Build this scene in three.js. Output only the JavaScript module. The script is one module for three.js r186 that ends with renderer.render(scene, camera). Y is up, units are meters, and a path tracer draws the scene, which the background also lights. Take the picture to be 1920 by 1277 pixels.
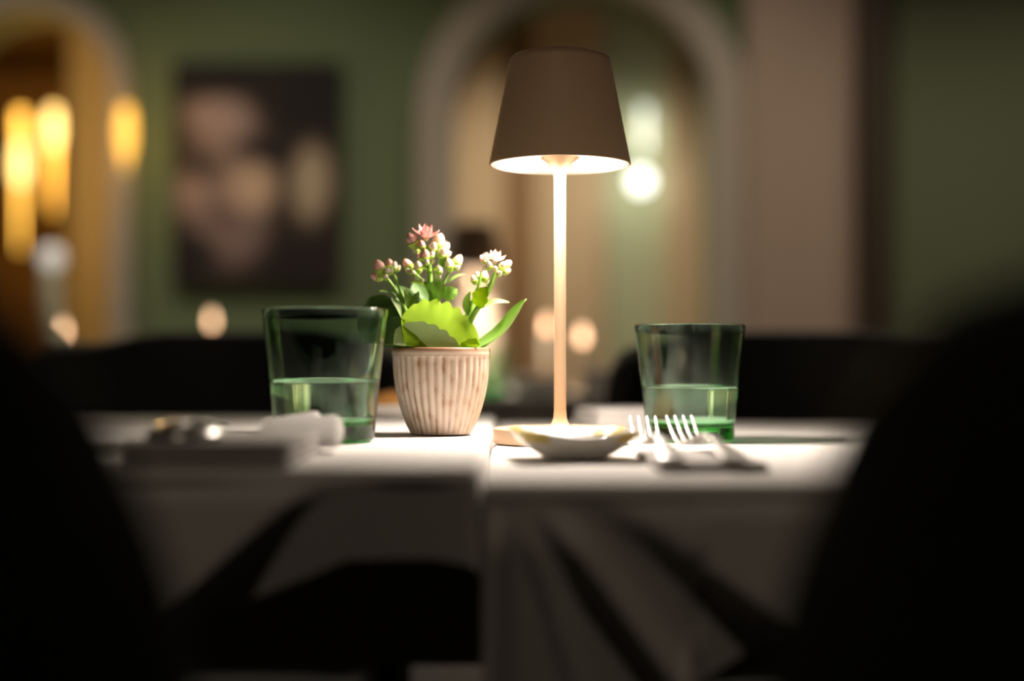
import * as THREE from 'three';
import { mergeGeometries } from 'three/addons/utils/BufferGeometryUtils.js';
import { RoundedBoxGeometry } from 'three/addons/geometries/RoundedBoxGeometry.js';
import { ImprovedNoise } from 'three/addons/math/ImprovedNoise.js';

// ---------------------------------------------------------------- camera, exposure
const scene = new THREE.Scene();
scene.background = new THREE.Color(0x000000);
const W = 1920, H = 1277, F = 2667;            // a 50 mm lens on a 36 mm wide frame
const EYE = 0.811, HORIZON = 683;
const camera = new THREE.PerspectiveCamera(2 * Math.atan(H / 2 / F) * 180 / Math.PI, W / H, 0.02, 60);
camera.filmGauge = 36;
camera.position.set(0, EYE, 0);
camera.rotation.x = Math.atan((HORIZON - H / 2) / F);
camera.focus = 1.05;
camera.userData.fStop = 1.62;
camera.updateProjectionMatrix();
const renderer = new THREE.WebGLRenderer({ antialias: true });
renderer.toneMapping = THREE.LinearToneMapping;
renderer.toneMappingExposure = 1.0;
renderer.shadowMap.enabled = true;

// light levels of the lamps the room has
const WARM = new THREE.Color(1.0, 0.86, 0.69), LED = new THREE.Color(1.0, 0.87, 0.74), AMBER = new THREE.Color(1.0, 0.56, 0.16), WHITE = new THREE.Color(0.93, 1.0, 0.93);
const TABLE_LAMP = 0.31, BACK_WASH = 4.3, NEAR_WASH = 1.6, RIGHT_WASH = 4.4;

// ---------------------------------------------------------------- helpers
let seed = 7;
const rnd = () => (seed = (seed * 16807) % 2147483647) / 2147483647;
const noise = new ImprovedNoise();
const V = (x, y, z) => new THREE.Vector3(x, y, z);
const at = (px, py, d) => V((px - 960) * d / F, EYE + (HORIZON - py) * d / F, -d);   // measured place of a point at distance d
const taken = {};
function numbered(name) { const n = taken[name] = (taken[name] ?? -1) + 1; return n ? name + '_' + String(n).padStart(3, '0') : name; }
function tag(o, label, category, group) { o.userData.label = label; o.userData.category = category; if (group) o.userData.group = group; return o; }
function thing(name, label, category, pos = [0, 0, 0], turn = 0, group) {
  const o = new THREE.Group(); o.name = numbered(name); o.position.set(...pos); o.rotation.y = turn; scene.add(o);
  return tag(o, label, category, group);
}
function part(name, geo, m, parent) { const o = new THREE.Mesh(Array.isArray(geo) ? merge(geo) : geo, m); o.name = name; parent.add(o); return o; }
function solo(name, geo, m, label, category, group) { const o = part(numbered(name), geo, m, scene); return tag(o, label, category, group); }
function struct(name, geo, m, parent = scene) { const o = part(name, geo, m, parent); if (parent === scene) o.userData.kind = 'structure'; return o; }
function merge(list) {
  return mergeGeometries(list.map(g => { g = g.index ? g.toNonIndexed() : g; for (const k of Object.keys(g.attributes)) if (!['position', 'normal', 'uv'].includes(k)) g.deleteAttribute(k); return g; }));
}
function dup(root, pos, turn, label, group) {
  const r = root.clone(); r.name = numbered(root.name.replace(/_\d{3}$/, '')); r.userData = { ...root.userData }; scene.add(r);
  r.position.set(...pos); r.rotation.y = turn; r.userData.label = label; if (group) r.userData.group = group; return r;
}
function box(w, h, d, x = 0, y = 0, z = 0) { const g = new THREE.BoxGeometry(w, h, d); g.translate(x, y, z); return g; }
function rbox(w, h, d, r, x = 0, y = 0, z = 0, s = 3) { const g = new RoundedBoxGeometry(w, h, d, s, r); g.translate(x, y, z); return g; }
function lathe(pts, seg = 64) { return new THREE.LatheGeometry(pts.map(p => new THREE.Vector2(p[0], p[1])), seg); }
function tube(pts, r, seg = 16, rad = 8) { return new THREE.TubeGeometry(new THREE.CatmullRomCurve3(pts), seg, r, rad); }
function taper(pts, r0, r1, seg = 14, rad = 8) {             // a tube whose radius runs from r0 to r1
  const c = new THREE.CatmullRomCurve3(pts), g = new THREE.TubeGeometry(c, seg, 1, rad), p = g.attributes.position;
  for (let i = 0; i <= seg; i++) { const o = c.getPointAt(i / seg), r = r0 + (r1 - r0) * i / seg;
    for (let j = 0; j <= rad; j++) { const k = i * (rad + 1) + j; p.setXYZ(k, o.x + (p.getX(k) - o.x) * r, o.y + (p.getY(k) - o.y) * r, o.z + (p.getZ(k) - o.z) * r); } }
  return g;
}
function sheet(nu, nv, f, closeU = false) {                   // a surface from f(u, v) -> [x, y, z, s, t]
  const p = [], uv = [], ix = [];
  for (let i = 0; i <= nu; i++) for (let j = 0; j <= nv; j++) { const a = f(i / nu, j / nv); p.push(a[0], a[1], a[2]); uv.push(a[3] ?? i / nu, a[4] ?? j / nv); }
  for (let i = 0; i < nu; i++) for (let j = 0; j < nv; j++) { const a = i * (nv + 1) + j, b = a + nv + 1; ix.push(a, b, a + 1, b, b + 1, a + 1); }
  const g = new THREE.BufferGeometry(); g.setAttribute('position', new THREE.Float32BufferAttribute(p, 3)); g.setAttribute('uv', new THREE.Float32BufferAttribute(uv, 2)); g.setIndex(ix); g.computeVertexNormals(); return g;
}
const smooth = (a, b, x) => { x = Math.min(1, Math.max(0, (x - a) / (b - a))); return x * x * (3 - 2 * x); };
const lerps = (list, x) => { if (x <= list[0][0]) return list[0][1]; for (let i = 1; i < list.length; i++) if (x <= list[i][0]) { const [a, b] = list[i - 1], [c, d] = list[i]; return b + (d - b) * (x - a) / (c - a); } return list[list.length - 1][1]; };
const gauss = (x, w) => Math.exp(-x * x / (w * w));

function dataTexture(n, f, srgb) {
  const a = new Uint8Array(n * n * 4);
  for (let y = 0; y < n; y++) for (let x = 0; x < n; x++) { const c = f(x / n, y / n), i = (y * n + x) * 4; for (let k = 0; k < 3; k++) a[i + k] = Math.max(0, Math.min(255, c[k] * 255)); a[i + 3] = 255; }
  const t = new THREE.DataTexture(a, n, n); t.wrapS = t.wrapT = THREE.RepeatWrapping; t.magFilter = THREE.LinearFilter; t.minFilter = THREE.LinearFilter; if (srgb) t.colorSpace = THREE.SRGBColorSpace; t.needsUpdate = true; return t;
}
const mat = (rgb, rough = 0.8, more = {}) => new THREE.MeshStandardMaterial({ color: new THREE.Color().setRGB(...rgb), roughness: rough, ...more });
const phys = (rgb, rough, more = {}) => new THREE.MeshPhysicalMaterial({ color: new THREE.Color().setRGB(...rgb), roughness: rough, ...more });

// ---------------------------------------------------------------- materials
const weave = dataTexture(256, (u, v) => { const a = Math.sin(u * Math.PI * 128) * Math.sin(v * Math.PI * 128) * 0.25 + 0.5 + 0.2 * noise.noise(u * 40, v * 6, 1) + 0.2 * noise.noise(u * 6, v * 40, 4); return [a, a, a]; });
weave.repeat.set(18, 18);
const plaster = dataTexture(256, (u, v) => { const a = 0.5 + 0.25 * noise.noise(u * 12, v * 12, 2) + 0.2 * noise.noise(u * 40, v * 40, 5); return [a, a, a]; });
const planks = dataTexture(512, (u, v) => { const g = 0.5 + 0.3 * noise.noise(u * 60, v * 3, 2) + 0.15 * noise.noise(u * 160, v * 8, 7); return [0.16 * g + 0.04, 0.11 * g + 0.03, 0.07 * g + 0.02]; }, true);
const M = {
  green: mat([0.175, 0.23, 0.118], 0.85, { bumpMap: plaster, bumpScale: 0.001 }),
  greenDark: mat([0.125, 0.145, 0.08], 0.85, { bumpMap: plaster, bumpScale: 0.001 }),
  stone: mat([0.5, 0.44, 0.36], 0.8, { bumpMap: plaster, bumpScale: 0.001 }),
  tan: mat([0.46, 0.34, 0.2], 0.75), mauve: mat([0.42, 0.31, 0.24], 0.75), wood: mat([0.22, 0.115, 0.045], 0.5), darkWood: mat([0.05, 0.033, 0.02], 0.5),
  sage: mat([0.36, 0.38, 0.23], 0.8), amberWall: mat([0.5, 0.28, 0.1], 0.8),
  ceiling: mat([0.5, 0.47, 0.4], 0.9), floor: mat([0.6, 0.6, 0.6], 0.85, { map: planks }),
  cloth: mat([0.8, 0.765, 0.74], 0.95, { bumpMap: weave, bumpScale: 0.00025 }),
  napkin: mat([0.8, 0.76, 0.73], 0.95, { bumpMap: weave, bumpScale: 0.0003 }),
  black: mat([0.012, 0.011, 0.011], 0.6), blackLeg: mat([0.015, 0.014, 0.013], 0.4), tableWood: mat([0.05, 0.03, 0.018], 0.5),
  sand: mat([0.55, 0.37, 0.225], 0.55), sandLight: mat([0.6, 0.42, 0.27], 0.5), reflector: mat([0.85, 0.82, 0.76], 0.5),
  led: mat([0.9, 0.88, 0.82], 0.6, { emissive: new THREE.Color(1.0, 0.93, 0.82), emissiveIntensity: 3 }),
  glass: phys([1, 1, 1], 0.0, { transmission: 1, thickness: 0.004, ior: 1.5, attenuationColor: new THREE.Color().setRGB(0.06, 0.78, 0.12), attenuationDistance: 0.022 }),
  water: phys([1, 1, 1], 0.0, { transmission: 1, thickness: 0.05, ior: 1.33 }),
  steel: mat([0.72, 0.7, 0.68], 0.3, { metalness: 1 }),
  ceramic: phys([0.78, 0.75, 0.7], 0.2, { clearcoat: 0.6, clearcoatRoughness: 0.1 }), yellowGlaze: phys([0.62, 0.47, 0.13], 0.25),
  soil: mat([0.03, 0.02, 0.012], 1), crust: mat([0.6, 0.27, 0.06], 0.7),
  leafBright: phys([0.215, 0.35, 0.003], 0.8, { specularIntensity: 0.2, transmission: 0.5, thickness: 0, side: THREE.DoubleSide }),
  leafMid: phys([0.19, 0.37, 0.035], 0.6, { transmission: 0.3, thickness: 0, side: THREE.DoubleSide }),
  leafDark: phys([0.06, 0.13, 0.02], 0.55, { transmission: 0.15, thickness: 0, side: THREE.DoubleSide }),
  leafGrey: phys([0.3, 0.4, 0.15], 0.6, { transmission: 0.2, thickness: 0, side: THREE.DoubleSide }),
  stem: mat([0.24, 0.42, 0.06], 0.6), calyx: mat([0.36, 0.5, 0.06], 0.6),
  budWhite: phys([0.85, 0.74, 0.58], 0.55, { transmission: 0.2, thickness: 0 }), budPink: phys([0.85, 0.5, 0.4], 0.55, { transmission: 0.2, thickness: 0 }),
  petal: phys([0.9, 0.5, 0.46], 0.6, { transmission: 0.3, thickness: 0, side: THREE.DoubleSide }), petalPale: phys([0.9, 0.72, 0.62], 0.6, { transmission: 0.3, thickness: 0, side: THREE.DoubleSide }),
  wax: mat([0.75, 0.66, 0.5], 0.6), flame: mat([1, 0.6, 0.35], 1, { emissive: new THREE.Color(1.0, 0.6, 0.34), emissiveIntensity: 5 }),
  amberTube: mat([1, 0.6, 0.2], 0.5, { emissive: new THREE.Color(1.0, 0.5, 0.07), emissiveIntensity: 5.5 }), amberCore: mat([1, 0.8, 0.5], 0.5, { emissive: new THREE.Color(1.0, 0.66, 0.2), emissiveIntensity: 5 }),
  amberDim: mat([1, 0.6, 0.2], 0.5, { emissive: new THREE.Color(1.0, 0.5, 0.07), emissiveIntensity: 2.4 }),
  globe: mat([0.9, 0.9, 0.88], 0.4, { emissive: new THREE.Color(0.95, 1.0, 0.95), emissiveIntensity: 3.6 }), ballWhite: mat([0.8, 0.76, 0.7], 0.4, { emissive: new THREE.Color(1, 0.93, 0.82), emissiveIntensity: 0.55 }),
  brass: mat([0.6, 0.42, 0.18], 0.35, { metalness: 1 }), disc: mat([0.9, 0.85, 0.75], 0.5, { emissive: new THREE.Color(1, 0.85, 0.65), emissiveIntensity: 3 }),
  paperWhite: mat([0.8, 0.76, 0.7], 0.8), cream: mat([0.82, 0.68, 0.5], 0.5), palePost: mat([0.68, 0.68, 0.5], 0.6), brownShade: mat([0.2, 0.12, 0.07], 0.7),
};

// ---------------------------------------------------------------- the room
const Z = -5, X0 = -3, X1 = 2.6, TOP = 2.85, ZN = 2.2, ZF = -8.2, T = 0.25;
struct('floor', box(X1 - X0 + 0.6, 0.1, ZN - ZF + 0.6, (X0 + X1) / 2, -0.05, (ZN + ZF) / 2), M.floor);
struct('ceiling', box(X1 - X0 + 0.6, 0.1, ZN - ZF + 0.6, (X0 + X1) / 2, TOP + 0.05, (ZN + ZF) / 2), M.ceiling);
struct('wall_left', box(0.2, TOP, ZN - ZF, X0 - 0.1, TOP / 2, (ZN + ZF) / 2), M.green);
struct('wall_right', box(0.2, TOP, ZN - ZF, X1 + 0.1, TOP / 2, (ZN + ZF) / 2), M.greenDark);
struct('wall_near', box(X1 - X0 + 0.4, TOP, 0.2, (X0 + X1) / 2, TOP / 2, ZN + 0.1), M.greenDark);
struct('wall_far', box(X1 - X0 + 0.4, TOP, 0.2, (X0 + X1) / 2, TOP / 2, ZF - 0.1), M.sage);
const A1 = { x: -1.70, r: 0.30, s: 1.77 }, A2 = { x: 0.2485, r: 0.46, s: 1.674 };
{
  const s = new THREE.Shape(); s.moveTo(X0, 0);
  for (const a of [A1, A2]) { s.lineTo(a.x - a.r, 0); s.lineTo(a.x - a.r, a.s); s.absarc(a.x, a.s, a.r, Math.PI, 0, true); s.lineTo(a.x + a.r, 0); }
  s.lineTo(X1, 0); s.lineTo(X1, TOP); s.lineTo(X0, TOP); s.lineTo(X0, 0);
  const g = new THREE.ExtrudeGeometry(s, { depth: T, bevelEnabled: false, curveSegments: 48 }); g.translate(0, 0, Z - T);
  struct('wall_back', g, M.green);
}
function archTrim(name, a, w, d, m) {
  const s = new THREE.Shape(), R = a.r + w; s.moveTo(a.x - R, 0); s.lineTo(a.x - R, a.s); s.absarc(a.x, a.s, R, Math.PI, 0, true); s.lineTo(a.x + R, 0);
  s.lineTo(a.x + a.r, 0); s.lineTo(a.x + a.r, a.s); s.absarc(a.x, a.s, a.r, 0, Math.PI, false); s.lineTo(a.x - a.r, 0);
  const g = new THREE.ExtrudeGeometry(s, { depth: d, bevelEnabled: true, bevelSize: 0.008, bevelThickness: 0.008, bevelSegments: 2, curveSegments: 48 }); g.translate(0, 0, Z);
  struct(name, g, m);
}
archTrim('trim_1', A1, 0.06, 0.04, M.stone);
archTrim('trim_2', A2, 0.115, 0.05, M.stone);
// the pilaster and the dark post to the right of the middle arch, and the nearer dark green wall
struct('trim_3', rbox(0.375, TOP, 0.12, 0.012, 0.995, TOP / 2, Z + 0.06), M.mauve);
struct('trim_4', rbox(0.085, TOP, 0.2, 0.01, 1.235, TOP / 2, Z + 0.1), M.darkWood);
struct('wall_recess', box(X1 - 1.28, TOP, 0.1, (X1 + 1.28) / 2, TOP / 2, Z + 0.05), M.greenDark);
// rooms behind the arches
struct('wall_divider', box(0.12, TOP, -(ZF - Z) - T, -0.95, TOP / 2, (Z - T + ZF) / 2), M.amberWall);
struct('wall_far_amber', box(2.0, TOP, 0.06, -2.0, TOP / 2, ZF + 0.03), M.amberWall);
struct('trim_5', box(1.9, 0.35, 0.5, -2.0, 2.14, -7.6), M.wood);                                     // the soffit
struct('trim_6', rbox(0.27, TOP, 0.2, 0.02, -2.06, TOP / 2, -7.1), M.stone);                            // pilaster seen in the left arch
{ const z = -7.4, k = z / -F;                                                                         // wall strips seen through the middle arch
  const strip = (n, p0, p1, dz, m) => { const x0 = (p0 - 960) * k, x1 = (p1 - 960) * k; struct(n, rbox(x1 - x0, TOP, 0.3, 0.01, (x0 + x1) / 2, TOP / 2, z - 0.15 + dz), m); };
  strip('trim_7', 770, 945, 0.1, M.tan); strip('trim_8', 945, 1000, 0, M.wood); strip('trim_9', 1000, 1135, 0.05, M.tan); strip('trim_10', 1135, 1248, 0, M.sage); strip('trim_11', 1248, 1345, 0.12, M.tan); strip('trim_12', 1345, 1500, 0, M.sage);
}

// ---------------------------------------------------------------- lamps of the room
function downlight(x, z, y, I, angle, label, color = WARM, aim = [x, 0, z]) {
  const t = thing('ceiling_light', label, 'ceiling light', [x, y, z], 0, 'round recessed ceiling lights');
  part('rim', lathe([[0.045, 0], [0.06, 0], [0.062, -0.004], [0.06, -0.008], [0.045, -0.008], [0.045, 0]], 32), M.paperWhite, t);
  part('lamp_disc', lathe([[0, -0.003], [0.045, -0.003]], 32), M.disc, t);
  const l = new THREE.SpotLight(color, I, 0, angle, 0.7, 2); l.position.set(x, y - 0.02, z); l.target.position.set(...aim); l.castShadow = true; l.shadow.radius = 2.5; scene.add(l, l.target); l.name = 'ceiling_spot';
}
downlight(-2.2, -4.1, TOP, BACK_WASH, 1.15, 'round ceiling light before the warm left arch');
downlight(-0.85, -4.0, TOP, BACK_WASH, 1.15, 'round ceiling light above the portrait');
downlight(0.75, -3.9, TOP, BACK_WASH * 1.35, 1.15, 'round ceiling light above the middle arch');
downlight(1.9, -4.0, TOP, RIGHT_WASH, 1.0, 'round ceiling light above the dark green wall');
downlight(0.15, -6.3, TOP, 17, 1.2, 'round ceiling light inside the middle arch');
downlight(-0.2, 0.9, TOP, NEAR_WASH, 1.0, 'round ceiling light above the dining table', new THREE.Color(1.0, 0.81, 0.62), [0, 0.75, -0.8]);

// ---------------------------------------------------------------- framed portrait
{
  const c = document.createElement('canvas'); c.width = 330; c.height = 430; const x = c.getContext('2d');
  x.fillStyle = 'rgb(44,33,28)'; x.fillRect(0, 0, 330, 430);
  const blob = (cx, cy, rx, ry, col, a, turn = 0) => { x.save(); x.translate(cx, cy); x.rotate(turn); x.scale(rx, ry); const g = x.createRadialGradient(0, 0, 0, 0, 0, 1); g.addColorStop(0, `rgba(${col},${a})`); g.addColorStop(0.55, `rgba(${col},${a * 0.85})`); g.addColorStop(1, `rgba(${col},0)`); x.fillStyle = g; x.beginPath(); x.arc(0, 0, 1, 0, 7); x.fill(); x.restore(); };
  blob(110, 250, 120, 190, '163,141,135', 1);
  blob(90, 105, 95, 62, '194,169,164', 0.95, 0.1);        // forehead
  blob(40, 205, 62, 34, '40,31,30', 0.9); blob(185, 172, 75, 30, '30,24,25', 0.95, 0.15);   // eyes and brows
  blob(35, 255, 42, 62, '185,160,151', 0.8); blob(160, 245, 58, 62, '236,204,175', 0.95, 0.6);   // cheeks
  blob(95, 300, 60, 25, '131,106,103', 0.8); blob(130, 350, 62, 50, '152,125,125', 0.8);
  blob(30, 380, 70, 60, '30,24,24', 0.95); blob(250, 390, 90, 55, '33,25,27', 0.95); blob(290, 60, 130, 130, '23,19,20', 0.95); blob(50, 20, 190, 55, '27,23,24', 0.95);
  blob(272, 235, 55, 105, '233,211,180', 0.9, 0.05);     // hand beside the face
  const tx = new THREE.CanvasTexture(c); tx.colorSpace = THREE.SRGBColorSpace;
  const p0 = at(318, 112, 4.93), p1 = at(636, 530, 4.93), w = p1.x - p0.x, h = p0.y - p1.y;
  const t = thing('portrait_canvas', 'large square-edged sepia portrait of a face with a raised hand on green wall', 'picture', [(p0.x + p1.x) / 2, p1.y, Z + 0.02]);
  part('stretcher_frame', rbox(w, h, 0.035, 0.004, 0, h / 2, 0), M.darkWood, t);
  const g = new THREE.PlaneGeometry(w, h); g.translate(0, h / 2, 0.0185); part('print', g, mat([1, 1, 1], 0.75, { map: tx }), t);
}

// ---------------------------------------------------------------- amber pendants in the left arch
function pendant(px, pyTop, pyBottom, d, label, coreAt, I, dim) {
  const a = at(px, pyTop, d), b = at(px, pyBottom, d), h = a.y - b.y;
  const t = thing('tube_pendant', label, 'pendant lamp', [a.x, b.y, a.z], 0, 'slim amber pendants of the left arch');
  part('glass_tube_lamp', lathe([[0.001, 0], [0.004, 0.004], [0.013, h * 0.55], [0.017, h - 0.02], [0.012, h]], 20), dim ? M.amberDim : M.amberTube, t);
  const core = new THREE.SphereGeometry(0.025, 20, 14); core.scale(1, 4.2, 1); core.translate(0, h * coreAt, 0); part('bulb', core, dim ? M.amberDim : M.amberCore, t);
  part('cap', lathe([[0, h + 0.03], [0.014, h + 0.03], [0.016, h - 0.005], [0, h - 0.005]], 20), M.brass, t);
  const top = TOP - b.y; part('cord', tube([V(0, h + 0.02, 0), V(0, (h + top) / 2, 0), V(0, top, 0)], 0.003, 4, 6), M.blackLeg, t);
  const l = new THREE.PointLight(AMBER, I, 0, 2); l.position.set(a.x, b.y + h * coreAt, a.z); l.castShadow = true; l.shadow.radius = 1.1; l.name = 'pendant_light'; scene.add(l);
}
pendant(36, 205, 470, 5.9, 'longest slim amber glowing pendant at the left edge of the picture', 0.62, 1.1);
pendant(98, 200, 400, 6.1, 'slim amber glowing pendant second from the left edge, beside the longest one', 0.8, 1.1);
pendant(234, 195, 320, 4.75, 'short slim amber glowing pendant in front of the arch edge', 0.6, 0.05, true);

// ---------------------------------------------------------------- wall sconce in the middle arch, ball-topped post
{
  const p = at(1203, 338, 7.2), t = thing('wall_sconce', 'bright white globe wall light on pale green strip in the middle arch', 'wall lamp', [p.x, p.y, -7.4]);
  part('backplate', new THREE.CylinderGeometry(0.04, 0.04, 0.02, 24).rotateX(Math.PI / 2).translate(0, 0, 0.012), M.brass, t);
  part('arm', tube([V(0, 0, 0.02), V(0, -0.02, 0.08), V(0, 0, 0.14)], 0.008, 8, 8), M.brass, t);
  part('globe_lamp', new THREE.SphereGeometry(0.05, 28, 20).translate(0, 0, 0.18), M.globe, t);
  const l = new THREE.PointLight(WHITE, 0.10, 0, 2); l.position.set(p.x, p.y, -7.22); l.castShadow = true; l.shadow.radius = 2; l.name = 'sconce_light'; scene.add(l);
  const q = at(1212, 235, 7.25), s = thing('wall_spotlight', 'small white upper wall light above the bright globe', 'wall lamp', [q.x, q.y, -7.4]);
  part('backplate', new THREE.CylinderGeometry(0.03, 0.03, 0.02, 24).rotateX(Math.PI / 2).translate(0, 0, 0.012), M.brass, s);
  const gl = new THREE.CapsuleGeometry(0.014, 0.2, 8, 16); gl.translate(0, 0, 0.09); part('lamp_tube', gl, mat([0.9, 0.9, 0.88], 0.5, { emissive: new THREE.Color(0.9, 1.0, 0.92), emissiveIntensity: 2 }), s);
  part('arm', tube([V(0, 0, 0.02), V(0, 0, 0.05), V(0, 0, 0.09)], 0.005, 4, 6), M.brass, s);
  const m = new THREE.PointLight(WHITE, 0.05, 0, 2); m.position.set(q.x, q.y, -7.31); m.castShadow = true; m.name = 'upper_sconce_light'; scene.add(m);
}
{
  const p = at(96, 482, 4.4), t = thing('globe_lamp_post', 'pale green post with small glowing white globe before the left arch', 'floor lamp', [p.x, 0, p.z]);
  part('foot', lathe([[0, 0], [0.09, 0], [0.09, 0.03], [0.04, 0.05], [0, 0.05]], 28), M.palePost, t);
  part('shaft', lathe([[0.03, 0.04], [0.035, 0.3], [0.028, 0.6], [0.034, 0.9], [0.026, p.y - 0.036], [0, p.y - 0.033]], 28), M.palePost, t);
  part('globe_lamp', new THREE.SphereGeometry(0.036, 28, 20).translate(0, p.y, 0), M.ballWhite, t);
  const l = new THREE.PointLight(LED, 0.004, 0, 2); l.position.copy(p); l.castShadow = true; l.name = 'post_light'; scene.add(l);
}

// ---------------------------------------------------------------- tables with cloths
const YR = 0.75, YL = 0.757, SEAM = -0.0155, ZNEAR = -0.723, ZFAR = -1.51;
function table(label, x0, x1, z0, z1, y) {
  const cx = (x0 + x1) / 2, cz = (z0 + z1) / 2, w = x1 - x0 - 0.02, d = z0 - z1 - 0.02;
  const t = thing('dining_table', label, 'table', [cx, 0, cz], 0, 'restaurant tables');
  part('tabletop', rbox(w, 0.028, d, 0.006, 0, y - 0.0165, 0), M.tableWood, t);
  part('column', new THREE.CylinderGeometry(0.035, 0.035, y - 0.06, 24).translate(0, (y - 0.06) / 2 + 0.03, 0), M.blackLeg, t);
  part('foot', lathe([[0, 0.03], [0.05, 0.03], [0.2, 0.014], [0.21, 0], [0, 0]], 40), M.blackLeg, t);
}
function cloth(label, x0, x1, z0, z1, y, hem, off, sides = 0.2, group) {
  const cx = (x0 + x1) / 2, cz = (z0 + z1) / 2, a = (x1 - x0) / 2, b = (z0 - z1) / 2, rc = 0.012, r = 0.006;
  const per = [];                                             // points round the edge, with outward normals; side 0 is the one facing the camera
  const line = (n, f) => { for (let i = 0; i < n; i++) per.push(f(i / n)); };
  line(240, u => [-a + rc + u * (2 * a - 2 * rc), b, 0, 1, 0]); corner(a - rc, b - rc, Math.PI / 2, 1);
  line(40, u => [a, b - rc - u * (2 * b - 2 * rc), 1, 0, 1]); corner(a - rc, -b + rc, 0, 2);
  line(60, u => [a - rc - u * (2 * a - 2 * rc), -b, 0, -1, 2]); corner(-a + rc, -b + rc, -Math.PI / 2, 3);
  line(40, u => [-a, -b + rc + u * (2 * b - 2 * rc), -1, 0, 3]); corner(-a + rc, b - rc, Math.PI, 4);
  function corner(x, z, from, n) { for (let i = 0; i < 8; i++) { const t = from - (i / 8) * Math.PI / 2; per.push([x + rc * Math.cos(t), z + rc * Math.sin(t), Math.cos(t), Math.sin(t), n === 4 ? 0 : n === 1 ? 0 : n]); } }
  const rings = 14, arc = 6, rows = 40, total = rings + arc + rows, N = per.length;
  const g = sheet(N, total, (u, v) => {
    const p = per[Math.round(u * N) % N], k = Math.round(v * total);
    if (k <= rings) { const s = Math.pow(k / rings, 0.6), x = p[0] * s - p[2] * r * (k === rings ? 1 : s), z = p[1] * s - p[3] * r * (k === rings ? 1 : s); return [cx + x, y + 0.0006 * noise.noise((cx + x) * 14, (cz + z) * 14, 3), cz + z, cx + x, cz + z]; }
    if (k <= rings + arc) { const t = (k - rings) / arc * Math.PI / 2; return [cx + p[0] - p[2] * r * (1 - Math.sin(t)), y - r * (1 - Math.cos(t)), cz + p[1] - p[3] * r * (1 - Math.sin(t)), cx + p[0], cz + p[1]]; }
    const t = (k - rings - arc) / rows, X = cx + p[0], h = p[4] === 0 ? hem(X) : p[4] === 2 ? 0.258 : sides, d = h * t, o = p[4] === 0 ? off(X, d) * Math.max(0, p[3]) : 0;
    return [X, y - r - d, cz + p[1] + o, X + p[1], d];
  });
  solo('tablecloth', g, M.cloth, label, 'tablecloth', group);
}
const PX = x => 960 + x * 3690;                                // where a point of the front edge lies across the picture, for measuring folds
table('left dining table under white cloth, carrying plant', -0.70, -0.018, ZNEAR - 0.008, ZFAR + 0.008, YL);
table('right dining table under white cloth, carrying lamp', -0.012, 0.68, ZNEAR - 0.008, ZFAR + 0.008, YR);
cloth('white tablecloth of the left table, under the potted plant', -0.705, -0.0168, ZNEAR - 0.008, ZFAR, YL,
  x => lerps([[-900, 0.07], [60, 0.06], [180, 0.085], [285, 0.082], [575, 0.05], [640, 0.042], [800, 0.0415], [880, 0.045], [900, 0.05]], PX(x)),
  (x, d) => { const p = PX(x), e = 610 - d * 3690 * 1.08, f = smooth(30, -40, p - e); return f * (0.003 + 0.05 * d) * smooth(0, 0.012, d) - (1 - f) * d * 0.32 + 0.002 * Math.sin(p / 70); }, 0.045);
cloth('white tablecloth of the right table, under the lamp', SEAM, 0.685, ZNEAR, ZFAR, YR,
  x => lerps([[880, 0.2], [955, 0.2], [970, 0.11], [1000, 0.1], [1030, 0.2], [1290, 0.2], [1320, 0.1], [1440, 0.078], [1560, 0.07], [2600, 0.07]], PX(x)),
  (x, d) => { const p = PX(x), q = d * 3690, s = smooth(0, 0.03, d);
    const flap = smooth(-40, 40, p - (1110 + q * 1.35));
    return s * (0.016 * gauss(p - (925 - q * 0.05), 26 + q * 0.06) + 0.007 * gauss(p - (968 + q * 0.32), 18) + 0.017 * gauss(p - (1010 + q * 0.72), 30)) + flap * (0.004 + 0.04 * d) * smooth(0, 0.012, d) - (1 - flap) * d * 0.25; }, 0.045);

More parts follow.
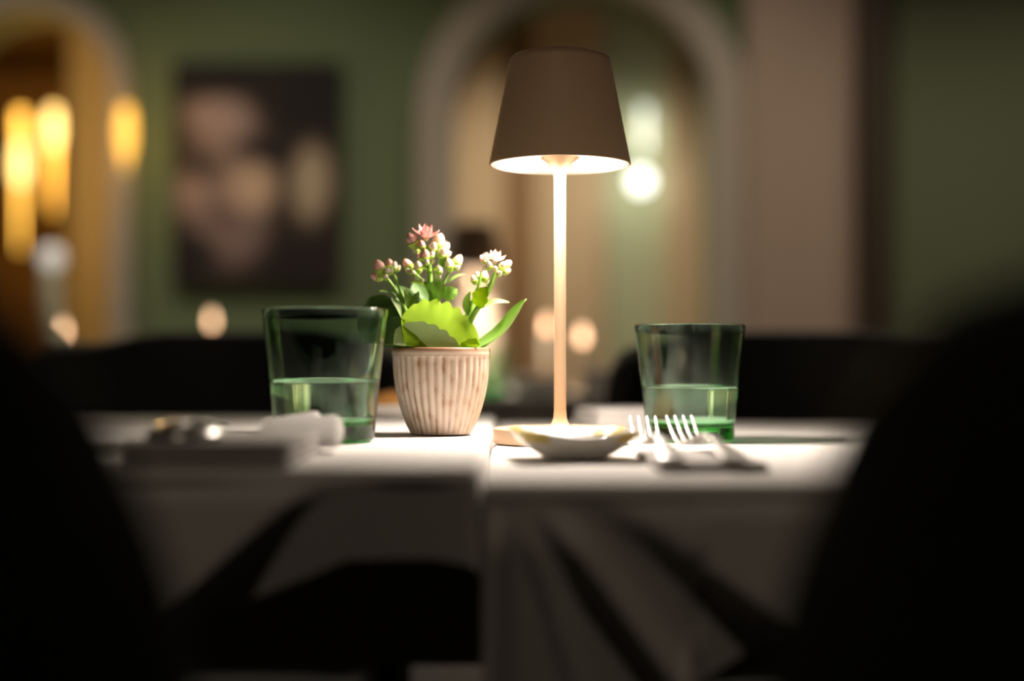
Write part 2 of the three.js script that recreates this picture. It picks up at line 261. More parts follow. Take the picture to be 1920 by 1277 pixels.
// ---------------------------------------------------------------- chairs
function chair(label, pos, turn) {
  if (chair.proto) return dup(chair.proto, pos, turn, label, 'black tub chairs');
  const t = chair.proto = thing('tub_chair', label, 'chair', pos, turn, 'black tub chairs');
  const A = 0.238, B = 0.25, th = 0.032, TH = 1.66;                // the back is at -z, the open front at +z
  const top = a => lerps([[0, 0.857], [0.42, 0.856], [0.56, 0.851], [0.72, 0.842], [0.98, 0.836], [1.1, 0.83], [1.22, 0.81], [1.35, 0.765], [1.45, 0.725], [1.57, 0.69], [1.7, 0.665]], Math.abs(a));
  const low = 0.40;
  const g = sheet(96, 40, (u, v) => {
    const a = (u * 2 - 1) * TH, h = top(a), e = smooth(0, 0.03, Math.min(u, 1 - u)), k = v * 4;
    let s, y;                                                      // outside up, rounded top, inside down, underside
    const r = th / 2 * (0.15 + 0.85 * e);
    if (k < 1.5) { s = r; y = low + (h - r - low) * k / 1.5; } else if (k < 2.3) { const q = (k - 1.5) / 0.8 * Math.PI; s = r * Math.cos(q); y = h - r + r * Math.sin(q); }
    else if (k < 3.8) { s = -r; y = h - r + (low - h + r) * (k - 2.3) / 1.5; } else { s = -r + 2 * r * (k - 3.8) / 0.2; y = low; }
    const flare = (y - low) * 0.02, R = [A + s + flare, B + s + flare];
    const f = Math.abs(a) > Math.PI / 2 ? (Math.abs(a) - Math.PI / 2) : 0;
    return [Math.sign(a) * Math.sin(Math.min(Math.abs(a), Math.PI / 2)) * R[0], y, -Math.cos(Math.min(Math.abs(a), Math.PI / 2)) * R[1] + f * 0.3, u, v];
  });
  part('backrest', g, M.black, t);
  part('seat', rbox(0.44, 0.09, 0.44, 0.03, 0, 0.43, -0.005, 4), M.black, t);
  for (const [sx, sz] of [[-1, -1], [1, -1], [-1, 1], [1, 1]]) part('leg', taper([V(sx * 0.17, 0.40, sz * 0.16), V(sx * 0.185, 0.2, sz * 0.175), V(sx * 0.2, 0, sz * 0.19)], 0.016, 0.010, 6, 10), M.blackLeg, t);
}
chair('black tub chair in the near left corner, backed to the camera', [-0.362, 0, -0.50], Math.PI * 0);
chair('black tub chair in the near right corner, backed to the camera', [0.342, 0, -0.50], 0);
chair('black tub chair behind the left green tumbler, facing the camera', [-0.375, 0, -1.70], 0);
chair('black tub chair behind the right green tumbler, facing the camera', [0.365, 0, -1.66], 0);
// near chairs turn their backs to the camera (+z), far chairs face it
for (const o of scene.children.filter(o => o.name.startsWith('tub_chair') && o.position.z > -1)) o.rotation.y = Math.PI;

// ---------------------------------------------------------------- table lamp
function tableLamp(label, pos, s, paint, foot, I, group) {
  const t = thing('table_lamp', label, 'lamp', pos, 0, group);
  const hB = 0.2133, hT = 0.298;                                   // shade from hB to hT above the table
  part('base', lathe([[0, 0], [0.050, 0], [0.0512, 0.0012], [0.0512, 0.0105], [0.0500, 0.0118], [0.02, 0.0122], [0, 0.0122]], 96), foot, t);
  part('stem', lathe([[0.0115, 0.0118], [0.0085, 0.0130], [0.0064, 0.0155], [0.0052, 0.019], [0.0046, 0.025], [0.0044, 0.207]], 48), foot, t);
  part('collar', lathe([[0.0045, 0.2035], [0.0050, 0.2065], [0.0064, 0.2105], [0.0095, 0.2150], [0.0145, 0.2185], [0.0150, 0.2200], [0.0044, 0.2206], [0.0044, 0.2262]], 48), M.sand, t);
  const sh = [[0.0529, hB], [0.0545, hB + 0.0004], [0.0392, hT - 0.0065], [0.0384, hT - 0.0035], [0.0362, hT - 0.0012], [0.033, hT - 0.0002], [0.02, hT], [0, hT]];
  part('lamp_shade', lathe(sh, 96), paint, t);
  part('inner_shade', lathe([[0.0530, hB], [0.0516, hB + 0.002], [0.0370, hT - 0.008], [0.033, hT - 0.004], [0, hT - 0.003]], 96), M.reflector, t);
  part('led_diffuser', lathe([[0.004, 0.2262], [0.0488, 0.2262]], 64), M.led, t);
  t.scale.setScalar(s);
  // the ring of light-emitting diodes around the stem, just below the diffuser
  for (let k = 0; k < 4; k++) { const a = k * Math.PI / 2 + Math.PI / 4, q = 0.030 * s, l = new THREE.SpotLight(LED, I, 0, 1.26, 0.4, 2);
    l.position.set(pos[0] + q * Math.cos(a), pos[1] + 0.2254 * s, pos[2] + q * Math.sin(a)); l.target.position.set(l.position.x, pos[1] - 1, l.position.z); l.castShadow = true; l.shadow.radius = 0.6; l.name = 'lamp_diodes'; scene.add(l, l.target); }
}
tableLamp('brown cone-shaded cordless table lamp on the right table', [0.0368, YR + 0.0006, -1.09], 1, M.sand, M.sandLight, TABLE_LAMP);

// ---------------------------------------------------------------- green tumblers
function tumbler(label, x, y, z) {
  if (tumbler.proto) return dup(tumbler.proto, [x, y, z], 0.4, label, 'green glass tumblers');
  const t = tumbler.proto = thing('glass_tumbler', label, 'glass', [x, y, z], 0, 'green glass tumblers'), h = 0.0915;
  const out = f => 0.0345 + (0.0437 - 0.0345) * Math.pow(f, 1.15), pts = [[0, 0.0012], [0.026, 0.0008], [0.031, 0], [0.0335, 0.0007], [0.0345, 0.0025]];
  for (let i = 1; i <= 14; i++) pts.push([out(i / 14), 0.0025 + (h - 0.0032) * i / 14]);
  pts.push([out(1) - 0.0006, h], [out(1) - 0.0013, h - 0.0002]);
  for (let i = 13; i >= 2; i--) { const f = i / 14; pts.push([out(f) - 0.0015 - 0.0018 * (1 - f) * (1 - f), 0.0025 + (h - 0.0032) * f]); }
  pts.push([0.031, 0.0138], [0.027, 0.0122], [0.02, 0.0116], [0, 0.0114]);
  part('tumbler_body', lathe(pts, 96), M.glass, t);
  const lv = 0.042, w = [[0, 0.0112], [0.02, 0.0114], [0.027, 0.012], [0.0312, 0.0136]];
  for (let i = 2; i <= 8; i++) { const f = i / 14, y = 0.0025 + (h - 0.0032) * f; if (y < lv - 0.001) w.push([out(f) - 0.0013 - 0.0018 * (1 - f) * (1 - f), y]); }
  const f = (lv - 0.0025) / (h - 0.0032), R = out(f) - 0.0013 - 0.0018 * (1 - f) * (1 - f);
  w.push([R, lv + 0.0012], [R - 0.0012, lv + 0.0004], [R - 0.003, lv], [0, lv]);
  part('water', lathe(w, 96), M.water, t);
  return t;
}
tumbler('green glass tumbler half full of water left of the potted plant', -0.1298, YL + 0.0006, -0.986);
tumbler('green glass tumbler half full of water right of the lamp, behind two forks', (1293.5 - 960) * 1.128 / F, YR + 0.0006, -1.128);

// ---------------------------------------------------------------- potted flowering plant
{
  const D = 1.09, base = [(827 - 960) * D / F, YL + 0.0006, -D];
  const t = thing('potted_kalanchoe', 'pink-budded kalanchoe in a ribbed cream ceramic pot beside the lamp', 'potted plant', base);
  const q = (px, py, dd = 0) => at(px, py, D + dd).sub(V(...base));
  // pot: 36 ribs under a plain rim
  const prof = [[0, 0.0012], [0.019, 0.001], [0.0215, 0], [0.0232, 0.0006], [0.0245, 0.0030], [0.0268, 0.0075], [0.0296, 0.0145], [0.0320, 0.0220], [0.0338, 0.0290], [0.0352, 0.036], [0.0362, 0.043], [0.0368, 0.050], [0.0371, 0.056], [0.0372, 0.0590], [0.0377, 0.0602], [0.0378, 0.0640], [0.0374, 0.0656], [0.0362, 0.0660], [0.0350, 0.0652], [0.0345, 0.062], [0.0340, 0.055], [0.030, 0.05], [0, 0.05]];
  const RIB = 36, seg = RIB * 10;
  const potTex = dataTexture(512, (u, v) => {
    const h = v * 0.068, ridge = 0.5 + 0.5 * Math.cos(u * RIB * 2 * Math.PI), n = 0.5 + 0.5 * noise.noise(u * 26, v * 7, 3) + 0.1 * noise.noise(u * 90, v * 30, 8);
    let k = smooth(0.0612, 0.0648, h) * 0.85 + smooth(0.0585, 0.0600, h) * (1 - smooth(0.0600, 0.0615, h)) * 0.3;
    k += (0.14 + 0.28 * smooth(0.3, 0.95, n)) * smooth(0.45, 0.85, 1 - ridge) * (h < 0.0585 ? 1 : 0) * (0.75 + 0.5 * n);
    k += 0.34 * smooth(0.5, 0.95, n) * (h < 0.0585 ? 1 : 0);
    k = Math.min(1, k + 0.08 * n); const a = [0.87, 0.80, 0.74], b = [0.62, 0.45, 0.33]; return a.map((c, i) => c + (b[i] - c) * k);
  }, true);
  const pot = sheet(seg, prof.length - 1, (u, v) => {
    const i = Math.round(v * (prof.length - 1)), p = prof[i], a = u * Math.PI * 2, rib = 0.5 + 0.5 * Math.cos(u * RIB * 2 * Math.PI), on = i >= 4 && i <= 12 ? 1 : i === 13 ? 0.5 : 0, s = smooth(0.0, 0.02, p[1]);
    const r = p[0] - on * (0.0005 + 0.0009 * s) * (1 - Math.pow(rib, 0.6)); return [r * Math.sin(a), p[1], r * Math.cos(a), u, p[1] / 0.068];
  });
  part('pot', pot, phys([1, 1, 1], 0.42, { map: potTex, clearcoat: 0.25, clearcoatRoughness: 0.3 }), t);
  part('soil', lathe([[0, 0.0575], [0.012, 0.0585], [0.026, 0.057], [0.0340, 0.0555]], 32), M.soil, t);

  // leaves: base, tip, half width, normal hint, look
  function leaf(b, tip, w, nrm, m, o = {}) {
    const L = tip.clone().sub(b), len = L.length(), y = L.clone().normalize(), x = V().crossVectors(y, nrm).normalize(), z = V().crossVectors(x, y).normalize();
    const n = o.teeth ?? 5, cup = o.cup ?? 0.25, bend = o.bend ?? 0.12, wav = o.wave ?? 0;
    const g = sheet(40, 14, (u, v) => {
      const c = v * 2 - 1, body = Math.pow(Math.sin(Math.PI * Math.pow(Math.min(1, u * 0.985 + 0.015), o.skew ?? 0.85)), o.round ?? 0.62);
      const sc = n ? 1 - (o.deep ?? 0.13) * (1 - Math.abs(Math.sin(Math.PI * n * u))) * smooth(0.1, 0.3, u) : 1;
      const ww = w * body * sc * c, up = cup * w * c * c * body + bend * len * Math.sin(Math.PI * u) + wav * w * Math.sin(u * 9 + c * 2) * c;
      const tipScallop = n ? -(o.deep ?? 0.13) * 0.25 * len * smooth(0.75, 1, u) * Math.abs(Math.sin(c * Math.PI * 1.5)) : 0;
      const P = b.clone().addScaledVector(y, len * u + tipScallop).addScaledVector(x, ww).addScaledVector(z, up), rad = Math.hypot(P.x, P.z);
      if (P.y < 0.0672 && rad > 0.0325) { P.x *= 0.0325 / rad; P.z *= 0.0325 / rad; }      // inside the pot's rim
      return [P.x, P.y, P.z, u, v];
    });
    part('leaf', g, m, t);
  }
  const front = V(0, 0.25, 1), upf = V(0, 0.9, 0.5);
  // the large bright leaf and the one hanging below it
  leaf(q(896, 664, -0.004), q(750, 596, -0.030), 0.0310, V(0.15, 0.5, 1), M.leafBright, { teeth: 7, cup: -0.12, bend: 0.06, round: 0.45, skew: 0.9, deep: 0.14 });
  leaf(q(856, 694, -0.024), q(740, 618, -0.031), 0.0205, V(-0.1, 0.12, 1), M.leafGrey, { teeth: 6, cup: 0.1, bend: 0.03, round: 0.45, deep: 0.1 });
  leaf(q(868, 680, -0.024), q(893, 634, -0.026), 0.0090, V(0.2, 0.2, 1), M.leafBright, { teeth: 4, cup: 0.1, bend: 0.03 });
  // large dark leaves at the left
  leaf(q(772, 668, 0.02), q(692, 556, 0.03), 0.0215, V(-0.4, 0.2, 1), M.leafDark, { teeth: 5, cup: 0.2, round: 0.5, deep: 0.1 });
  leaf(q(776, 668, -0.01), q(716, 596, 0.0), 0.0160, V(-0.6, 0.2, 1), M.leafDark, { teeth: 5, cup: 0.2, round: 0.5 });
  leaf(q(786, 640, 0.02), q(742, 532, 0.03), 0.0120, V(0.6, 0.2, 1), M.leafDark, { teeth: 4, cup: 0.3 });
  leaf(q(800, 640, 0.028), q(776, 526, 0.04), 0.0110, V(0.5, 0.1, 1), M.leafDark, { teeth: 4, cup: 0.3 });
  // long channelled leaf at the right
  leaf(q(893, 660, 0.0), q(986, 560, 0.0), 0.0078, V(-0.75, 0.55, 0.45), M.leafMid, { teeth: 0, cup: 0.75, bend: -0.10, round: 0.6, skew: 0.75, wave: 0.1 });
  // small leaves
  leaf(q(808, 512, 0), q(786, 503, -0.006), 0.0045, upf, M.leafBright, { teeth: 3 }); leaf(q(806, 512, 0), q(822, 504, -0.004), 0.0040, upf, M.leafBright, { teeth: 3 });
  leaf(q(812, 560, 0), q(832, 527, -0.006), 0.0085, V(-0.2, 0.3, 1), M.leafMid, { teeth: 3, deep: 0.1 }); leaf(q(834, 560, 0.006), q(858, 541, 0.006), 0.0062, V(0, 0.4, 1), M.leafMid, { teeth: 3 });
  leaf(q(804, 542, 0), q(768, 530, -0.008), 0.0030, upf, M.leafBright, { teeth: 0 }); leaf(q(896, 576, 0), q(913, 537, -0.006), 0.0074, V(-0.3, 0.2, 1), M.leafBright, { teeth: 3, deep: 0.22 });
  leaf(q(902, 575, 0), q(955, 567, 0.004), 0.0030, V(0.2, 0.8, 0.6), M.leafMid, { teeth: 0 }); leaf(q(838, 532, 0), q(873, 514, 0.004), 0.0018, V(-0.3, 0.7, 0.6), M.leafMid, { teeth: 0 });
  leaf(q(746, 560, 0.004), q(711, 546, -0.004), 0.0032, upf, M.leafMid, { teeth: 0 }); leaf(q(880, 592, 0.01), q(882, 546, 0.012), 0.0045, V(-0.7, 0.1, 0.7), M.leafMid, { teeth: 0 }); leaf(q(766, 592, 0.004), q(757, 538, 0), 0.0050, V(0.7, 0.1, 0.7), M.leafGrey, { teeth: 0 });
  leaf(q(776, 600, 0.004), q(785, 546, 0.004), 0.0048, V(-0.5, 0.1, 0.9), M.leafGrey, { teeth: 0 }); leaf(q(760, 606, 0), q(733, 558, -0.006), 0.0042, V(0.6, 0.3, 0.7), M.leafGrey, { teeth: 0 }); leaf(q(748, 612, 0.004), q(729, 572, -0.004), 0.0045, V(0.4, 0.3, 0.7), M.leafDark, { teeth: 0 });
  leaf(q(868, 610, 0.016), q(894, 552, 0.02), 0.0045, V(0.5, 0.1, 0.7), M.leafMid, { teeth: 0 }); leaf(q(826, 500, 0), q(834, 482, 0.002), 0.0035, V(0.2, 0.3, 1), M.leafMid, { teeth: 0 });
  // stems
  const stem = (pts, r = 0.0019) => part('stem', taper(pts, r, r * 0.7, 14, 8), M.stem, t);
  stem([q(818, 672, 0.004), q(812, 590, 0), q(806, 520, 0), q(802, 462, 0)], 0.0026); stem([q(858, 672, 0.006), q(882, 602, 0.004), q(914, 548, 0), q(930, 508, 0)], 0.0026);
  stem([q(794, 672, 0), q(764, 590, -0.004), q(742, 545, 0), q(722, 518, 0)], 0.0019); stem([q(800, 672, 0.006), q(776, 600, 0.004), q(750, 545, 0.006), q(736, 508, 0.006)], 0.0016); stem([q(806, 545, 0), q(790, 525, 0.004), q(774, 508, 0.006)], 0.0014);
  stem([q(818, 560, 0.002), q(832, 530, 0.003), q(848, 500, 0.002)], 0.0013); stem([q(870, 630, 0.006), q(884, 570, 0.008), q(898, 532, 0.006), q(902, 510, 0.006)], 0.0014); stem([q(806, 545, 0), q(796, 528, 0.002), q(780, 518, 0)], 0.0012);
  stem([q(804, 490, 0), q(818, 480, 0), q(830, 474, 0)], 0.0011); stem([q(803, 482, 0), q(790, 474, 0), q(778, 458, 0)], 0.0011);
  // flower clusters: each bud a cupped drop with its green calyx
  const budShape = lathe([[0, -1], [0.35, -0.92], [0.72, -0.6], [0.88, -0.15], [0.82, 0.3], [0.58, 0.7], [0.26, 0.95], [0, 1.05]], 16);
  const calyxShape = lathe([[0, -1.25], [0.3, -1.2], [0.62, -0.95], [0.86, -0.6], [0.97, -0.2], [0.93, -0.05], [0.88, -0.2]], 16);
  function bud(px, py, r, ax, pink, dd) {
    const p = q(px, py, dd ?? (rnd() - 0.5) * 0.014), dir = V(ax[0], ax[1], ax[2] ?? (rnd() - 0.3) * 0.8).normalize(), b = part('flower_bud', budShape, pink ? M.budPink : M.budWhite, t);
    b.position.copy(p); b.quaternion.setFromUnitVectors(V(0, 1, 0), dir); b.scale.set(r * 1.22, r * 1.5, r * 1.22); part('calyx', calyxShape, M.calyx, b);
  }
  const K = 0.000409;      // one pixel at this distance, in metres
  for (const [px, py, r, ax, pk, dd] of [
    [773, 451, 10.5, [-0.5, 1, 0.4], 1, -0.008], [790, 459, 6.5, [-0.2, 1, 0.6], 1, -0.012], [822, 453, 11, [0.35, 1, 0.3], 0, -0.004], [834, 464, 8, [0.7, 0.8, 0.2], 0, -0.002], [829, 473, 7.5, [0.5, 0.8, 0.6], 0, -0.01], [838, 477, 6.2, [0.9, 0.5, 0.2], 0, 0],
    [812, 463, 7, [0.2, 0.9, 0.7], 0, -0.012], [797, 478, 8, [0, 1, 0.6], 1, -0.014], [786, 481, 5.4, [-0.6, 0.8, 0.5], 1, -0.012], [809, 477, 6, [0.4, 1, 0.4], 0, -0.012], [779, 470, 5, [-0.8, 0.6, 0.3], 0, -0.006], [811, 489, 4, [0.3, 0.8, 0.5], 0, -0.01], [800, 491, 4.5, [0, 0.8, 0.8], 0, -0.014],
    [711, 501, 10, [-0.35, 1, 0.4], 1, -0.006], [705, 519, 7.5, [-0.9, 0.35, 0.3], 1, -0.004], [730, 496, 7.6, [-0.15, 1, 0.2], 1, 0.004], [738, 499, 6.5, [0.3, 1, 0.3], 0, 0.004], [746, 503, 4.6, [0.6, 0.8, 0.2], 0, 0.006], [726, 508, 5.6, [0, 1, 0.7], 0, -0.008], [723, 519, 4.6, [0.1, 0.7, 0.8], 0, -0.01], [733, 509, 4.4, [0.3, 0.8, 0.5], 0, -0.006],
    [764, 496, 8, [-0.6, 0.9, 0.2], 1, 0.012], [783, 501, 8, [0, 1, 0.5], 0, 0.008], [766, 508, 5, [-0.7, 0.5, 0.4], 0, 0.01], [775, 512, 4.4, [-0.3, 0.6, 0.6], 0, 0.004], [780, 524, 4, [-0.5, 0.7, 0.5], 0, 0], [792, 528, 3.8, [-0.4, 0.8, 0.5], 0, 0],
    [842, 496, 8.2, [-0.2, 1, 0.4], 0, 0], [858, 489, 8.4, [0.6, 1, 0.2], 0, 0.004], [857, 502, 4.6, [0.8, 0.5, 0.4], 0, -0.004], [822, 507, 7, [0.1, 1, 0.2], 0, 0.006], [821, 519, 5.4, [0.2, 0.9, 0.6], 0, 0.006],
    [917, 497, 6, [-0.3, 0.9, 0.7], 0, -0.010], [928, 505, 5, [0.1, 0.8, 0.9], 0, -0.012], [951, 496, 7, [0.8, 0.7, 0.2], 0, 0], [951, 509, 5.2, [0.9, 0.4, 0.3], 0, -0.002], [942, 498, 6, [0.4, 0.8, 0.5], 0, -0.008], [907, 486, 6.4, [-0.7, 0.8, 0.2], 1, -0.004], [910, 503, 3.6, [-0.5, 0.6, 0.6], 0, -0.006], [936, 513, 4.6, [0.4, 0.6, 0.8], 0, -0.01],
    [889, 524, 6, [-0.3, 1, 0.3], 0, 0.01], [895, 516, 4.6, [0, 1, 0.3], 0, 0.01], [908, 518, 7, [0.1, 1, 0.1], 1, 0.012], [918, 531, 4, [0.5, 0.8, 0.3], 0, 0.006]]) bud(px, py, r * K, ax, pk, dd);
  function flower(px, py, R, m, dd, tilt, count = 16) {
    const f = part('flower', new THREE.SphereGeometry(R * 0.22, 12, 8), M.petalPale, t); f.position.copy(q(px, py, dd)); f.rotation.set(tilt[0], 0, tilt[1]);
    for (let k = 0; k < count; k++) { const layer = k % 3, a = k * 2.399, el = [0.15, 0.6, 1.05][layer], L = R * [1, 0.9, 0.7][layer];
      const g = sheet(8, 4, (u, v) => { const c = v * 2 - 1, w = R * 0.27 * Math.sin(Math.PI * Math.pow(u * 0.97 + 0.03, 0.7)), rr = L * u, e = el + u * 0.35; return [c * w, rr * Math.sin(e) + R * 0.1 * c * c, rr * Math.cos(e)]; });
      g.rotateY(a); part('petal', g, m, f); }
  }
  flower(797, 446, 0.0122, M.petal, -0.006, [0.35, -0.1], 18); flower(928, 489, 0.0096, M.petalPale, -0.004, [0.4, -0.15], 16); flower(913, 489, 0.0070, M.petalPale, -0.008, [0.5, 0.4], 12); flower(820, 455, 0.0075, M.petalPale, 0.0, [0.3, -0.4], 12);
}

// ---------------------------------------------------------------- small dish in front of the lamp
{
  const d = 0.912, p = at(1076, 0, d), t = thing('condiment_dish', 'small white square dish with yellow glazed corners in front of the lamp', 'dish', [p.x, YR + 0.0006, -d], 0.12);
  const sq = (a, n) => { const c = Math.cos(a), s = Math.sin(a), k = Math.pow(Math.pow(Math.abs(c), n) + Math.pow(Math.abs(s), n), -1 / n); return [c * k, s * k]; };
  const rows = [[0, 0.0008], [0.016, 0.0006], [0.018, 0], [0.0195, 0.0008], [0.026, 0.0050], [0.033, 0.0100], [0.0378, 0.0138], [0.0388, 0.0150], [0.0382, 0.0160], [0.0365, 0.0155], [0.031, 0.0115], [0.024, 0.0075], [0.016, 0.0052], [0, 0.0048]];
  const make = (f, t0, t1) => sheet(48, t1 - t0, (u, v) => { const i = t0 + Math.round(v * (t1 - t0)), [r, y] = rows[i], a = f(u), [c, s] = sq(a, 2 + 3 * Math.min(1, r / 0.03)), corner = Math.pow(Math.abs(Math.sin(2 * a)), 2.2), up = smooth(0.024, 0.038, r); return [c * r * (1 + 0.03 * corner * up), y + up * (0.0036 * corner - 0.0005), s * r * (1 + 0.03 * corner * up)]; });
  part('bowl', make(u => -u * Math.PI * 2, 0, rows.length - 1), M.ceramic, t);
  for (let k = 0; k < 4; k++) { const g = make(u => -(Math.PI / 4 + k * Math.PI / 2 + (u - 0.5) * 0.52), 5, 10), n = g.attributes.normal, q = g.attributes.position; for (let i = 0; i < q.count; i++) q.setXYZ(i, q.getX(i) + n.getX(i) * 0.0003, q.getY(i) + n.getY(i) * 0.0003, q.getZ(i) + n.getZ(i) * 0.0003); part('corner_glaze', g, M.yellowGlaze, t); }
}

// ---------------------------------------------------------------- napkins and cutlery
function fork(label, pos, turn, group) {
  if (fork.proto) return dup(fork.proto, pos, turn, label, group);
  const t = fork.proto = thing('table_fork', label, 'fork', pos, turn, group);       // tines towards -z, handle towards +z
  const yOf = z => lerps([[-0.095, 0.0200], [-0.085, 0.0150], [-0.07, 0.0085], [-0.055, 0.0042], [-0.042, 0.0030], [-0.03, 0.0048], [-0.015, 0.0090], [0.0, 0.0112], [0.03, 0.0100], [0.07, 0.0055], [0.095, 0.0022]], z);
  const strip = (za, zb, half, th, xc = () => 0, n = 24) => { const g = sheet(n, 12, (u, v) => { const z = za + (zb - za) * u, a = v * Math.PI * 2, end = Math.sqrt(Math.max(0, 1 - Math.pow(Math.max(0, Math.abs(u * 2 - 1) - 0.9) / 0.1, 2))), h = half(z) * end + 1e-5; return [xc(z) + h * Math.cos(a), yOf(z) + th * end * Math.sin(a), z]; }); return g; };
  part('handle', strip(-0.052, 0.095, z => lerps([[-0.052, 0.0112], [-0.04, 0.0105], [-0.03, 0.0070], [-0.02, 0.0038], [-0.005, 0.0027], [0.03, 0.0036], [0.07, 0.0068], [0.088, 0.0080], [0.095, 0.0072]], z), 0.0011, () => 0, 60), M.steel, t);
  for (let k = 0; k < 4; k++) part('tine', strip(-0.095, -0.046, z => 0.0008 + 0.0009 * smooth(-0.09, -0.05, z), 0.0009, z => (k - 1.5) * (0.0058 - 0.0004 * smooth(-0.09, -0.05, z)), 28), M.steel, t);
  return t;
}
function napkin(label, pos, turn, w, d, layers, lift, group) {
  const t = thing('folded_napkin', label, 'napkin', pos, turn, group);
  for (let k = 0; k < layers; k++) { const g = rbox(w - 0.002 * k, lift, d - 0.003 * k, lift * 0.48, 0, lift * (k + 0.5), 0, 4), p = g.attributes.position; for (let i = 0; i < p.count; i++) p.setY(i, Math.max(0, p.getY(i) + (k ? 0.0006 * noise.noise(p.getX(i) * 50, p.getZ(i) * 50, k) : 0))); part('fold_layer', g, M.napkin, t); }
  return t;
}
napkin('flat folded white napkin under the two forks on right table', [0.112, YR + 0.0006, -0.86], 0.03, 0.062, 0.125, 2, 0.0024, 'white folded napkins');
const nf = YR + 0.0056;
fork('steel fork beside the dish, left one of the pair before the right tumbler', [0.0905, nf, -0.893], 0.0, 'steel forks');
fork('steel fork farther from the dish, right one of the pair before the right tumbler', [0.1205, nf + 0.0004, -0.890], 0.055, 'steel forks');
{ // the fuller napkin at the left, with two rolled folds towards the tumbler
  const t = thing('rolled_napkin', 'thick folded white napkin with two rounded folds before the left tumbler', 'napkin', [-0.155, YL + 0.0006, -0.80], 0.0, 'white folded napkins');
  for (let k = 0; k < 3; k++) part('fold_layer', rbox(0.086, 0.0042, 0.118, 0.002, -0.004, 0.0042 * (k + 0.5), 0, 4), M.napkin, t);
  const roll = (pts, r0, r1, sy) => { const g = sheet(40, 20, (u, v) => { const c = new THREE.CatmullRomCurve3(pts), p = c.getPointAt(u), a = v * Math.PI * 2, e = Math.sqrt(Math.max(0.0004, 1 - Math.pow(Math.max(0, u - 0.86) / 0.14, 2))), r = (r0 + (r1 - r0) * u) * e; return [p.x + r * 0.3 * Math.cos(a), Math.max(0, p.y + r * (sy * Math.sin(a) - 0.5 * Math.cos(a))), p.z + r * 2.3 * Math.cos(a)]; }); part('rolled_fold', g, M.napkin, t); };
  roll([V(0.0, 0.0130, -0.085), V(0.016, 0.0140, -0.10), V(0.033, 0.0152, -0.115)], 0.007, 0.0100, 0.70);
  roll([V(0.005, 0.0112, -0.05), V(0.026, 0.0114, -0.07), V(0.050, 0.0118, -0.092)], 0.008, 0.0115, 0.72);
}
{ // a spoon lying face down on that napkin
  const t = thing('table_spoon', 'steel spoon lying face down on the thick left napkin', 'spoon', [-0.180, YL + 0.0134, -0.785], 0.08);
  const bowl = sheet(24, 32, (u, v) => { const a = v * Math.PI * 2, k = u * Math.PI / 2, s = Math.sin(k); return [0.0215 * s * Math.cos(a), 0.0004 + 0.0105 * Math.cos(k), 0.031 * s * Math.sin(a) * (Math.sin(a) < 0 ? 1.1 : 1)]; });
  part('bowl', bowl, M.steel, t);
  const yOf = z => lerps([[-0.15, 0.0022], [-0.12, 0.0035], [-0.08, 0.0072], [-0.05, 0.0078], [-0.03, 0.0045], [-0.02, 0.004]], z), half = z => lerps([[-0.15, 0.0070], [-0.13, 0.0072], [-0.09, 0.0040], [-0.05, 0.0027], [-0.02, 0.0040]], z);
  part('handle', sheet(50, 12, (u, v) => { const z = -0.15 + 0.13 * u, a = v * Math.PI * 2, e = Math.sqrt(Math.max(0.001, 1 - Math.pow(Math.max(0, 0.06 - u) / 0.06, 2))); return [half(z) * e * Math.cos(a), yOf(z) + 0.0012 * e * Math.sin(a), z]; }), M.steel, t);
}
napkin('folded white napkin at the far edge of the right table behind the lamp', [0.115, YR + 0.0006, -1.40], 0.2, 0.09, 0.1, 3, 0.006, 'white folded napkins');
{
  const p = at(742, 0, 1.42), t = thing('side_plate', 'small white plate at the far edge between tumbler and pot', 'plate', [p.x, YL + 0.0006, -1.42]);
  part('dish', lathe([[0, 0.003], [0.03, 0.003], [0.032, 0], [0.036, 0.001], [0.058, 0.012], [0.059, 0.014], [0.055, 0.0135], [0.036, 0.005], [0, 0.005]], 48), M.ceramic, t);
  const g = new THREE.SphereGeometry(0.02, 24, 16); g.scale(1.5, 0.55, 1); g.translate(0, 0.011, 0); const q = g.attributes.position; for (let i = 0; i < q.count; i++) q.setY(i, Math.max(0.0005, q.getY(i) + 0.0012 * noise.noise(q.getX(i) * 120, q.getY(i) * 120, q.getZ(i) * 120)));
  g.computeVertexNormals(); const b = solo('bread_roll', g, M.crust, 'small golden bread roll on the white plate behind the tumbler', 'bread'); b.position.set(p.x, YL + 0.0058, -1.42);
}

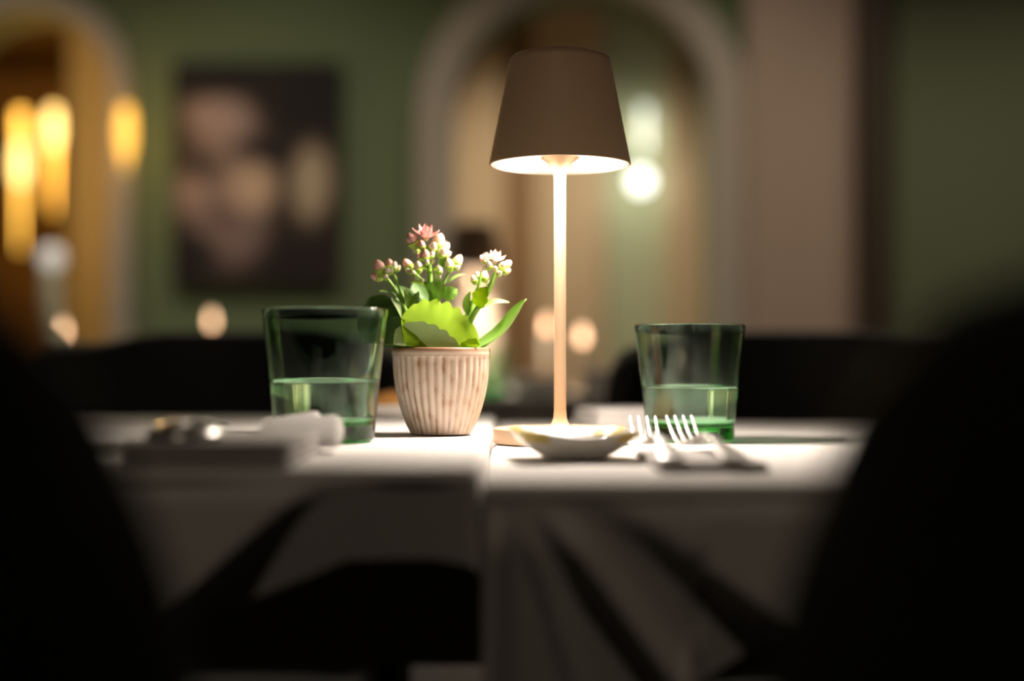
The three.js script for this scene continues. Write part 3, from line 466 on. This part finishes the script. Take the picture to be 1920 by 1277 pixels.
// ---------------------------------------------------------------- tables farther back
const plain = () => 0.22;
const wavy = (x, d) => 0.008 * Math.sin(x * 45) * smooth(0, 0.08, d);
table('far dining table seen between pot and lamp', -0.33, 0.36, -2.75, -3.45, 0.75);
cloth('white tablecloth of the far table between pot and lamp', -0.34, 0.37, -2.74, -3.46, 0.752, plain, wavy);
table('far dining table behind the left chair', -1.55, -0.58, -3.1, -3.85, 0.75);
cloth('white tablecloth of the far table behind the left chair', -1.56, -0.57, -3.09, -3.86, 0.752, plain, wavy);
const FT = 0.7532;
tableLamp('far brown-shaded table lamp behind the flowers', [at(888, 0, 3.2).x, FT, -3.2], 1.26, M.brownShade, M.sandLight, 0.19, undefined);
{ const p = at(896, 0, 3.36), t = thing('cream_vase', 'cream ceramic vase behind the flowers on the far table', 'vase', [p.x, FT, -3.36]);
  part('vase_body', lathe([[0, 0], [0.03, 0], [0.036, 0.004], [0.05, 0.04], [0.055, 0.09], [0.05, 0.15], [0.04, 0.2], [0.043, 0.225], [0.04, 0.227], [0.036, 0.2], [0.045, 0.15], [0.05, 0.09], [0.03, 0.02], [0, 0.015]], 40), M.cream, t); }
tumbler('far green glass tumbler between pot and lamp', at(918, 0, 2.88).x, FT, -2.88);
napkin('folded white napkin on the far table left of the lamp stem', [at(1012, 0, 2.85).x, FT, -2.85], 0.3, 0.09, 0.1, 3, 0.012, 'white folded napkins');
napkin('folded white napkin on the far table right of the lamp stem', [at(1138, 0, 2.85).x, FT, -2.85], -0.2, 0.1, 0.1, 3, 0.016, 'white folded napkins');
function candle(label, px, py, d, yTable, r = 0.012) {
  const p = at(px, py, d), h = p.y - yTable, t = thing('candle', label, 'candle', [p.x, yTable, p.z], 0, 'lit candles on the far tables');
  part('holder', lathe([[0, 0], [0.03, 0], [0.031, 0.004], [0.008, 0.009], [0.007, 0.03], [0.013, 0.034], [0.013, 0.05], [0.011, 0.05], [0.011, 0.036], [0, 0.036]], 28), M.brass, t);
  part('wax', new THREE.CylinderGeometry(0.0095, 0.0105, h - 0.05, 20).translate(0, (h - 0.05) / 2 + 0.036, 0), M.wax, t);
  part('flame', lathe([[0, h - 0.014], [r * 0.5, h - 0.010], [r * 0.75, h], [r * 0.5, h + 0.012], [0.0015, h + 0.024], [0, h + 0.026]], 16), M.flame, t);
  const l = new THREE.PointLight(new THREE.Color(1, 0.6, 0.3), 0.01, 0, 2); l.position.set(p.x, p.y + 0.002, p.z); l.castShadow = true; l.shadow.radius = 0.3; l.name = 'candle_light'; scene.add(l);
}
candle('lit candle just left of the lamp stem on the far table', 1026, 613, 3.25, FT);
candle('lit candle just right of the lamp stem on the far table', 1092, 633, 3.0, FT, 0.014);
candle('lit candle above the left chair back', 397, 603, 3.4, FT);
candle('lit candle at the left edge below the globe-topped post', 118, 622, 3.55, FT);
chair('black tub chair at the far table right of the lamp stem', [0.62, 0, -3.05], -Math.PI / 2);

scene.traverse(o => { if (o.isMesh) { o.castShadow = true; o.receiveShadow = true; } });
renderer.render(scene, camera);
